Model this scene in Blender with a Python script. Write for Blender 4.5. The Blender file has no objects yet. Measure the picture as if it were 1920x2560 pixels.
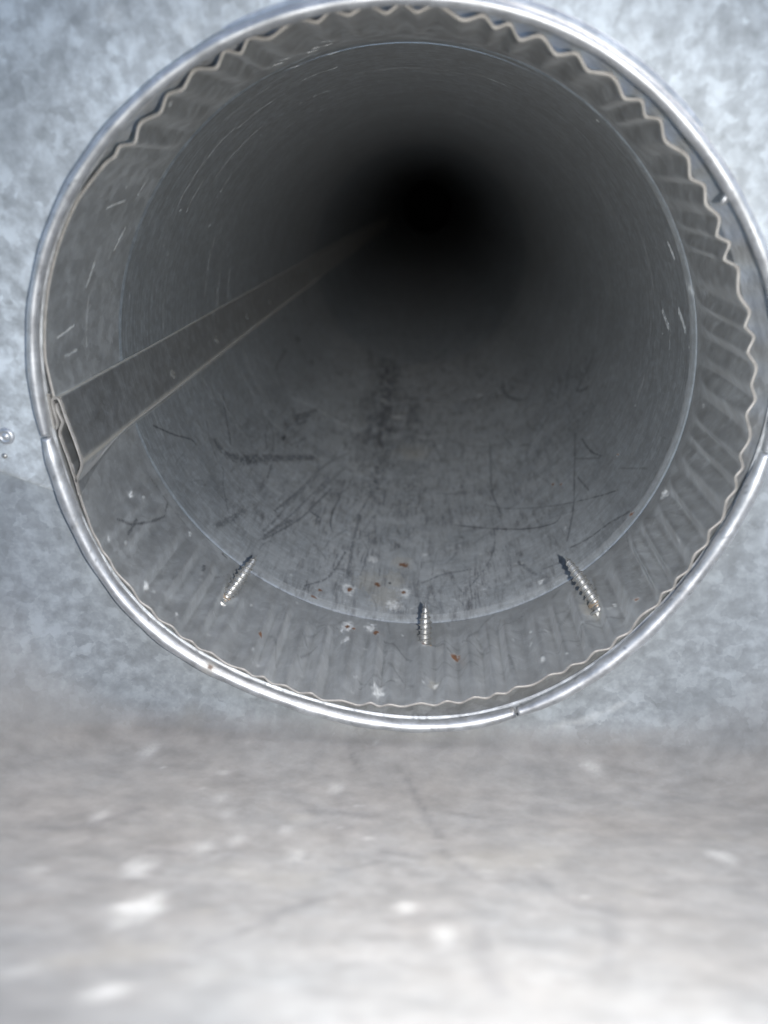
import bpy, math, random
import numpy as np

# ------------------------------------------------------------------ camera, sky, lamps, exposure
MM = 0.001
scene = bpy.context.scene
col = scene.collection
rng = np.random.default_rng(7)
random.seed(7)

# duct axis runs along +Y, its front edge lies in the plane y = 0; all lengths below in millimetres
CAM = (8.23, -214.43, 59.57)
cam_data = bpy.data.cameras.new('camera')
cam = bpy.data.objects.new('camera', cam_data)
col.objects.link(cam)
from mathutils import Matrix, Vector
right = Vector((0.99850033, 0.05474572, 0.0))
up = Vector((-0.02101117, 0.38322006, 0.92341806))
fwd = Vector((-0.05055319, 0.92203324, -0.38379563))
m = Matrix.Identity(4)
for i in range(3):
    m[i][0] = right[i]; m[i][1] = up[i]; m[i][2] = -fwd[i]; m[i][3] = CAM[i] * MM
cam.matrix_world = m
cam_data.sensor_fit = 'HORIZONTAL'
cam_data.sensor_width = 36.0
cam_data.lens = 36.0
cam_data.clip_start = 0.004
cam_data.clip_end = 50.0
cam_data.dof.use_dof = True
cam_data.dof.focus_distance = 0.275
cam_data.dof.aperture_fstop = 11.5
scene.camera = cam

SUN_EL, SUN_AZ = math.radians(56), math.radians(84)      # high on the right, grazing the panel: azimuth measured from +Y towards +X
world = bpy.data.worlds.new('World')
scene.world = world
world.use_nodes = True
wn = world.node_tree.nodes
sky = wn.new('ShaderNodeTexSky')
sky.sky_type = 'NISHITA'
sky.sun_disc = False
sky.sun_elevation = SUN_EL
sky.sun_rotation = SUN_AZ
sky.dust_density = 1.5
wn['Background'].inputs['Strength'].default_value = 0.15
world.node_tree.links.new(sky.outputs[0], wn['Background'].inputs['Color'])

sd = bpy.data.lights.new('sun', 'SUN')
sd.energy = 1.5
sd.angle = math.radians(30)
sd.color = (1.0, 0.92, 0.82)
sun = bpy.data.objects.new('sun', sd)
col.objects.link(sun)
to_sun = Vector((math.sin(SUN_AZ) * math.cos(SUN_EL), math.cos(SUN_AZ) * math.cos(SUN_EL), math.sin(SUN_EL)))
sun.rotation_euler = (-to_sun).to_track_quat('-Z', 'Y').to_euler()

# the phone's own flash, beside the lens: it throws the crisp shadows of the screws
fl = bpy.data.lights.new('phone_flash', 'SPOT')
fl.energy = 2.7
fl.spot_size = math.radians(104)
fl.spot_blend = 1.0
fl.color = (1.0, 0.97, 0.93)
fl.shadow_soft_size = 0.0022
flash = bpy.data.objects.new('phone_flash', fl)
flash.location = (30 * MM, -216 * MM, 53 * MM)
flash.rotation_euler = fwd.to_track_quat('-Z', 'Y').to_euler()          # points the way the phone points
col.objects.link(flash)

scene.view_settings.view_transform = 'Standard'
scene.view_settings.look = 'None'
scene.view_settings.gamma = 1.0
scene.view_settings.use_curve_mapping = False
scene.view_settings.exposure = 0.22
scene.cycles.max_bounces = 6
scene.cycles.diffuse_bounces = 3
scene.cycles.glossy_bounces = 5
scene.cycles.sample_clamp_indirect = 4.0
scene.cycles.use_denoising = True
scene.cycles.use_adaptive_sampling = True
scene.cycles.adaptive_threshold = 0.03

# ------------------------------------------------------------------ helpers
def tag(o, label=None, cat=None, group=None, kind=None):
    if label: o['label'] = label
    if cat: o['category'] = cat
    if group: o['group'] = group
    if kind: o['kind'] = kind
    return o

def empty(name, loc=(0, 0, 0)):
    o = bpy.data.objects.new(name, None)
    o.empty_display_size = 0.01
    o.location = [c * MM for c in loc]
    col.objects.link(o)
    return o

def mesh_obj(name, V, F, mat, parent=None, smooth=True, attr=None, loc=(0, 0, 0)):
    """V (n,3) in mm, F (k,4) or (k,3) ints."""
    V = np.asarray(V, dtype=np.float64) * MM
    F = np.asarray(F, dtype=np.int32)
    me = bpy.data.meshes.new(name)
    k, n = F.shape
    me.vertices.add(len(V)); me.vertices.foreach_set('co', V.astype(np.float32).ravel())
    me.loops.add(k * n); me.loops.foreach_set('vertex_index', F.ravel())
    me.polygons.add(k)
    me.polygons.foreach_set('loop_start', np.arange(0, k * n, n, dtype=np.int32))
    me.polygons.foreach_set('loop_total', np.full(k, n, dtype=np.int32))
    me.polygons.foreach_set('use_smooth', np.full(k, smooth, dtype=bool))
    me.update(calc_edges=True)
    if attr is not None:
        a = me.attributes.new('wear_and_glint', 'FLOAT_COLOR', 'POINT')
        a.data.foreach_set('color', attr.astype(np.float32).ravel())
    me.validate()
    me.materials.append(mat)
    o = bpy.data.objects.new(name, me)
    o.location = [c * MM for c in loc]
    col.objects.link(o)
    if parent is not None:
        o.parent = parent
    return o

def grid_faces(nr, nc, wrap=False, base=0, flip=False):
    """faces of an nr x nc vertex grid (row major); wrap joins the last column to the first."""
    r = np.arange(nr - 1)[:, None]
    c = np.arange(nc if wrap else nc - 1)[None, :]
    c2 = (c + 1) % nc
    a = r * nc + c; b = r * nc + c2; d = (r + 1) * nc + c; e = (r + 1) * nc + c2
    F = np.stack([a + 0 * b, b + 0 * a, e, d], -1).reshape(-1, 4) + base
    return F[:, ::-1] if flip else F

def ribbon(poly, ys, th, closed_ends=True):
    """a bent sheet: polyline (x,z) given thickness th, extruded along the ys."""
    P = np.asarray(poly, float)
    T = np.gradient(P, axis=0); T /= np.linalg.norm(T, axis=1)[:, None]
    N = np.c_[-T[:, 1], T[:, 0]]
    ring = np.vstack([P + N * th / 2, (P - N * th / 2)[::-1]])
    n = len(ring)
    V = np.concatenate([np.c_[ring[:, 0], np.full(n, y), ring[:, 1]] for y in ys])
    F = grid_faces(len(ys), n, wrap=True)
    k = len(P)
    caps = []
    for base, rev in ((0, False), ((len(ys) - 1) * n, True)):
        for i in range(k - 1):
            q = [base + i, base + i + 1, base + n - 2 - i, base + n - 1 - i]
            caps.append(q[::-1] if rev else q)
    return V, np.vstack([F, np.array(caps)])

def smooth_poly(P, n=8):
    P = np.asarray(P, float)
    out = []
    Q = np.vstack([2 * P[0] - P[1], P, 2 * P[-1] - P[-2]])
    for i in range(1, len(Q) - 2):
        p0, p1, p2, p3 = Q[i - 1:i + 3]
        for t in np.linspace(0, 1, n, endpoint=False):
            out.append(0.5 * ((2 * p1) + (-p0 + p2) * t + (2 * p0 - 5 * p1 + 4 * p2 - p3) * t * t + (-p0 + 3 * p1 - 3 * p2 + p3) * t ** 3))
    out.append(P[-1])
    return np.array(out)

def fourier(pts, order, ridge=0.02):
    """smooth periodic radius fitted to (angle, radius) pairs"""
    a = np.radians([p[0] for p in pts]); r = np.array([p[1] for p in pts])
    def basis(t):
        return np.stack([np.ones_like(t)] + [f(k * t) for k in range(1, order + 1) for f in (np.cos, np.sin)], -1)
    M = basis(a)
    w = np.linalg.solve(M.T @ M + ridge * len(r) * np.diag([0] + [1] * (2 * order)), M.T @ r)
    return lambda t: basis(np.asarray(t, float)) @ w

def smoothstep(a, b, x):
    t = np.clip((x - a) / (b - a), 0, 1)
    return t * t * (3 - 2 * t)

# ------------------------------------------------------------------ materials
def new_mat(name):
    mat = bpy.data.materials.new(name)
    mat.use_nodes = True
    nt = mat.node_tree
    nt.nodes.clear()
    out = nt.nodes.new('ShaderNodeOutputMaterial')
    bs = nt.nodes.new('ShaderNodeBsdfPrincipled')
    nt.links.new(bs.outputs[0], out.inputs[0])
    return mat, nt, bs

class NB:
    """small node builder"""
    def __init__(s, nt): s.nt = nt
    def n(s, t, **kw):
        o = s.nt.nodes.new(t)
        for k, v in kw.items(): setattr(o, k, v)
        return o
    def l(s, a, b): s.nt.links.new(a, b)
    def coords(s, scale=(1, 1, 1)):
        tc = s.n('ShaderNodeTexCoord'); mp = s.n('ShaderNodeMapping')
        mp.inputs['Scale'].default_value = scale
        s.l(tc.outputs['Object'], mp.inputs['Vector'])
        return mp.outputs[0]
    def noise(s, vec, scale, detail=3, rough=0.55):
        o = s.n('ShaderNodeTexNoise'); s.l(vec, o.inputs['Vector'])
        o.inputs['Scale'].default_value = scale; o.inputs['Detail'].default_value = detail; o.inputs['Roughness'].default_value = rough
        return o.outputs['Fac']
    def voro(s, vec, scale, feature='F1'):
        o = s.n('ShaderNodeTexVoronoi', feature=feature); s.l(vec, o.inputs['Vector'])
        o.inputs['Scale'].default_value = scale
        return o
    def ramp(s, fac, stops):
        o = s.n('ShaderNodeValToRGB'); s.l(fac, o.inputs[0])
        e = o.color_ramp.elements
        while len(e) < len(stops): e.new(0.5)
        for el, (p, c) in zip(e, stops):
            el.position = p
            el.color = (c, c, c, 1) if isinstance(c, (int, float)) else (*c, 1)
        return o.outputs[0]
    def math(s, op, a, b=None, clamp=False):
        o = s.n('ShaderNodeMath', operation=op, use_clamp=clamp)
        for i, v in enumerate((a, b)):
            if v is None: continue
            if isinstance(v, (int, float)): o.inputs[i].default_value = v
            else: s.l(v, o.inputs[i])
        return o.outputs[0]
    def mix(s, fac, a, b, mode='MIX'):
        o = s.n('ShaderNodeMix', data_type='RGBA', blend_type=mode)
        for i, v in ((0, fac), (6, a), (7, b)):
            if isinstance(v, (int, float)): o.inputs[i].default_value = v
            elif isinstance(v, tuple): o.inputs[i].default_value = (*v, 1)
            else: s.l(v, o.inputs[i])
        return o.outputs[2]

def galvanised(name, base=(0.42, 0.44, 0.46), metallic=0.6, rough=0.42, spangle=220, contrast=0.5, rings=0.0, specks=0.0,
               wear_and_glint=False, bump=0.15, dirt=0.25, speck_size=850, aniso=0.0, dusty=0.78, sheen=0.0, painted_sun=None):
    mat, nt, bs = new_mat(name)
    b = NB(nt)
    v = b.coords()
    nz = b.noise(v, spangle * 0.8, 4, 0.62)
    warp = b.n('ShaderNodeVectorMath', operation='MULTIPLY_ADD')
    wno = b.n('ShaderNodeTexNoise'); b.l(v, wno.inputs['Vector']); wno.inputs['Scale'].default_value = spangle * 0.9; wno.inputs['Detail'].default_value = 2
    b.l(wno.outputs['Color'], warp.inputs[0]); warp.inputs[1].default_value = (1.6 / spangle,) * 3; b.l(v, warp.inputs[2])
    cells = b.voro(warp.outputs[0], spangle * 0.8)
    sep = b.n('ShaderNodeSeparateColor'); b.l(cells.outputs['Color'], sep.inputs[0])
    big = b.noise(v, 38, 3)
    # crystal pattern of the zinc: random cells softened by noise
    mixed = b.math('ADD', b.math('MULTIPLY', sep.outputs[0], 0.22), b.math('MULTIPLY', nz, 1.05))
    k = b.ramp(mixed, [(0.36, 1 - contrast * 0.75), (0.6, 1.0), (0.84, 1 + contrast)])
    c = b.mix(1.0, base, k, 'MULTIPLY')
    c = b.mix(b.ramp(big, [(0.42, 0.0), (0.66, dirt)]), c, tuple(x * 0.62 for x in base))
    rgh = b.math('ADD', b.math('MULTIPLY', nz, 0.28), rough - 0.14)
    h = b.noise(v, spangle * 1.2, 2, 0.5)
    if rings:
        vr = b.coords((22, 1500, 22))
        r1 = b.noise(vr, 1.0, 2, 0.5)
        vr2 = b.coords((55, 4200, 55))
        r2 = b.noise(vr2, 1.0, 2, 0.6)
        c = b.mix(b.ramp(r1, [(0.35, 0.0), (0.65, rings)]), c, tuple(x * 0.6 for x in base))
        c = b.mix(b.ramp(r2, [(0.66, 0.0), (0.74, rings * 1.5)]), c, (0.72, 0.75, 0.76))
    if specks:
        # pale oxide specks and dust lie along the bottom of the duct
        tc = b.n('ShaderNodeTexCoord'); sx = b.n('ShaderNodeSeparateXYZ'); b.l(tc.outputs['Object'], sx.inputs[0])
        low = b.ramp(b.math('MULTIPLY', b.math('SUBTRACT', 0.101, sx.outputs[2]), 10.0), [(0.0, 0.04), (0.55, 0.3), (0.97, 1.0)])
        dust = b.math('MULTIPLY', low, b.ramp(b.noise(v, 60, 3), [(0.3, 0.6), (0.6, 1.0)]))
        c = b.mix(b.math('MULTIPLY', dust, 0.6), c, (0.40, 0.418, 0.43))
        jit = b.noise(v, 900, 2)
        s1 = b.voro(v, speck_size)
        d1 = b.math('ADD', s1.outputs['Distance'], b.math('MULTIPLY', jit, 0.5))
        patch = b.ramp(b.noise(v, 75, 3), [(0.34, 0.2), (0.62, 1.0)])
        f1 = b.math('MULTIPLY', b.math('MULTIPLY', b.ramp(d1, [(0.36, specks), (0.52, 0.0)]), low), patch)
        c = b.mix(f1, c, (0.80, 0.82, 0.82))
        s2 = b.voro(b.coords((1, 0.35, 1)), 330)
        d2 = b.math('ADD', s2.outputs['Distance'], b.math('MULTIPLY', b.noise(v, 500, 3), 0.7))
        f2 = b.math('MULTIPLY', b.math('MULTIPLY', b.ramp(d2, [(0.4, specks * 0.5), (0.55, 0.0)]), low), b.ramp(b.noise(v, 46, 2), [(0.45, 0.0), (0.62, 1.0)]))
        c = b.mix(f2, c, (0.08, 0.085, 0.1))
        for sc, seed, rz_ in (((420, 40, 420), 3.1, 0.75), ((380, 50, 380), 7.7, -0.5), ((300, 60, 300), 1.3, 0.2), ((260, 70, 260), 5.3, -1.1)):      # fine scuffs in several directions
            mpv = b.n('ShaderNodeMapping'); b.l(tc.outputs['Object'], mpv.inputs['Vector'])
            mpv.inputs['Scale'].default_value = sc; mpv.inputs['Location'].default_value = (seed, seed * 2, seed * 3)
            mpv.inputs['Rotation'].default_value = (0.0, 0.0, rz_)
            sf = b.ramp(b.noise(mpv.outputs[0], 1.0, 3, 0.65), [(0.54, 0.0), (0.68, min(0.6, specks * 0.9))])
            c = b.mix(b.math('MULTIPLY', b.math('MULTIPLY', sf, low), patch), c, (0.10, 0.105, 0.12))
    met = metallic
    if specks:
        # settled dust dulls the bottom of the duct
        met = b.math('MULTIPLY', b.math('SUBTRACT', 1.0, b.math('MULTIPLY', dust, dusty)), metallic)
        rgh = b.math('ADD', rgh, b.math('MULTIPLY', dust, 0.12))
    if painted_sun:
        # paler where the sheet faces up: sunlight put into the colour
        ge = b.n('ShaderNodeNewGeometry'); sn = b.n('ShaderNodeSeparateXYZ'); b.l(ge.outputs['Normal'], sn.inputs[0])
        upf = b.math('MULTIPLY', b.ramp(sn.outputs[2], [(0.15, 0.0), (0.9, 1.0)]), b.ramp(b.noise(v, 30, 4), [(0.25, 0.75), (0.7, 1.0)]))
        c = b.mix(b.math('MULTIPLY', upf, 0.85), c, b.mix(b.ramp(b.noise(v, 95, 4, 0.6), [(0.35, 0.0), (0.65, 1.0)]), tuple(x * 0.85 for x in painted_sun), tuple(x * 1.2 for x in painted_sun)))
    if wear_and_glint:
        at = b.n('ShaderNodeAttribute', attribute_name='wear_and_glint')
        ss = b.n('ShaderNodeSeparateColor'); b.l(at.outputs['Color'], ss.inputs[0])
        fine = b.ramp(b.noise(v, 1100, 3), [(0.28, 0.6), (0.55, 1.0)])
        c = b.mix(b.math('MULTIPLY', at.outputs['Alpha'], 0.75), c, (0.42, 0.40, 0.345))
        c = b.mix(b.math('MULTIPLY', ss.outputs[0], fine), c, (0.035, 0.04, 0.055))
        c = b.mix(b.math('MULTIPLY', ss.outputs[1], fine, True), c, (0.74, 0.76, 0.76))
        rustc = b.mix(b.noise(v, 900, 2), (0.055, 0.025, 0.013), (0.19, 0.09, 0.043))
        c = b.mix(ss.outputs[2], c, rustc)
        cover = b.math('MAXIMUM', b.math('MAXIMUM', ss.outputs[1], ss.outputs[2]), b.math('MULTIPLY', at.outputs['Alpha'], 0.3), True)
        met = b.math('MULTIPLY', b.math('SUBTRACT', 1.0, cover), met)
        rgh = b.math('ADD', rgh, b.math('MULTIPLY', cover, 0.25), True)
    bs.inputs['Diffuse Roughness'].default_value = 1.0
    if sheen:
        bs.inputs['Sheen Weight'].default_value = sheen
        if specks and wear_and_glint: b.l(b.math('MULTIPLY', b.math('MULTIPLY', b.math('ADD', b.math('MULTIPLY', low, 0.6), 0.4), sheen), b.math('SUBTRACT', 1.0, b.math('MULTIPLY', ss.outputs[0], 0.9))), bs.inputs['Sheen Weight'])
        bs.inputs['Sheen Roughness'].default_value = 0.45
        bs.inputs['Sheen Tint'].default_value = (0.95, 0.89, 0.83, 1)
    if aniso:
        bs.inputs['Anisotropic'].default_value = aniso
        tg = b.n('ShaderNodeTangent', direction_type='RADIAL', axis='Y'); b.l(tg.outputs[0], bs.inputs['Tangent'])
    b.l(c, bs.inputs['Base Color'])
    if not isinstance(met, float): b.l(met, bs.inputs['Metallic'])
    else: bs.inputs['Metallic'].default_value = metallic
    b.l(rgh, bs.inputs['Roughness'])
    bp = b.n('ShaderNodeBump'); bp.inputs['Strength'].default_value = bump; bp.inputs['Distance'].default_value = 0.0004
    b.l(h, bp.inputs['Height']); b.l(bp.outputs[0], bs.inputs['Normal'])
    return mat

M_wall = galvanised('galvanised pipe inside', (0.55, 0.60, 0.64), 0.88, 0.4, 420, 0.25, rings=0.45, specks=0.6, aniso=0.6, sheen=0.115, dusty=0.52, wear_and_glint=True, bump=0.12)
M_crimp = galvanised('galvanised crimped end', (0.56, 0.59, 0.61), 0.83, 0.34, 260, 0.25, specks=0.12, dusty=0.22, sheen=0.075, wear_and_glint=True, bump=0.15, dirt=0.4)
M_seam = galvanised('galvanised lock seam', (0.50, 0.53, 0.55), 0.9, 0.36, 300, 0.25, rings=0.25, wear_and_glint=True, sheen=0.095, bump=0.1)
M_panel = galvanised('spangled panel', (0.52, 0.56, 0.59), 0.3, 0.6, 300, 0.38, wear_and_glint=True, bump=0.1, dirt=0.35)
M_floor = galvanised('sun-painted spangled panel', (0.32, 0.35, 0.375), 0.2, 0.7, 300, 0.3, painted_sun=(0.255, 0.243, 0.232), wear_and_glint=True, bump=0.1, dirt=0.35)
M_rim = galvanised('bright rolled rim', (0.54, 0.56, 0.585), 0.78, 0.48, 300, 0.22, wear_and_glint=True, bump=0.12, dirt=0.2)
M_band = galvanised('collar band', (0.62, 0.64, 0.66), 0.72, 0.42, 260, 0.3, wear_and_glint=True, bump=0.12)
M_far = galvanised('far pipe', (0.48, 0.53, 0.57), 0.88, 0.38, 300, 0.2, rings=0.3, specks=0.5, sheen=0.022, dusty=0.55)
M_edge = galvanised('cut sheet edge', (0.37, 0.36, 0.343), 0.35, 0.5, 500, 0.2, bump=0.05)
M_screw = galvanised('zinc screw', (0.44, 0.44, 0.425), 0.8, 0.43, 900, 0.2, bump=0.05)
def plain(name, c, rough, metallic=0.0):
    mat, nt, bs = new_mat(name); b = NB(nt)
    nz = b.noise(b.coords(), 1500, 3)
    b.l(b.mix(nz, tuple(x * 0.55 for x in c), tuple(min(1, x * 1.4) for x in c)), bs.inputs['Base Color'])
    bs.inputs['Roughness'].default_value = rough; bs.inputs['Metallic'].default_value = metallic
    return mat
M_burr = plain('rusty burr', (0.42, 0.33, 0.24), 0.55, 0.35)

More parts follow.
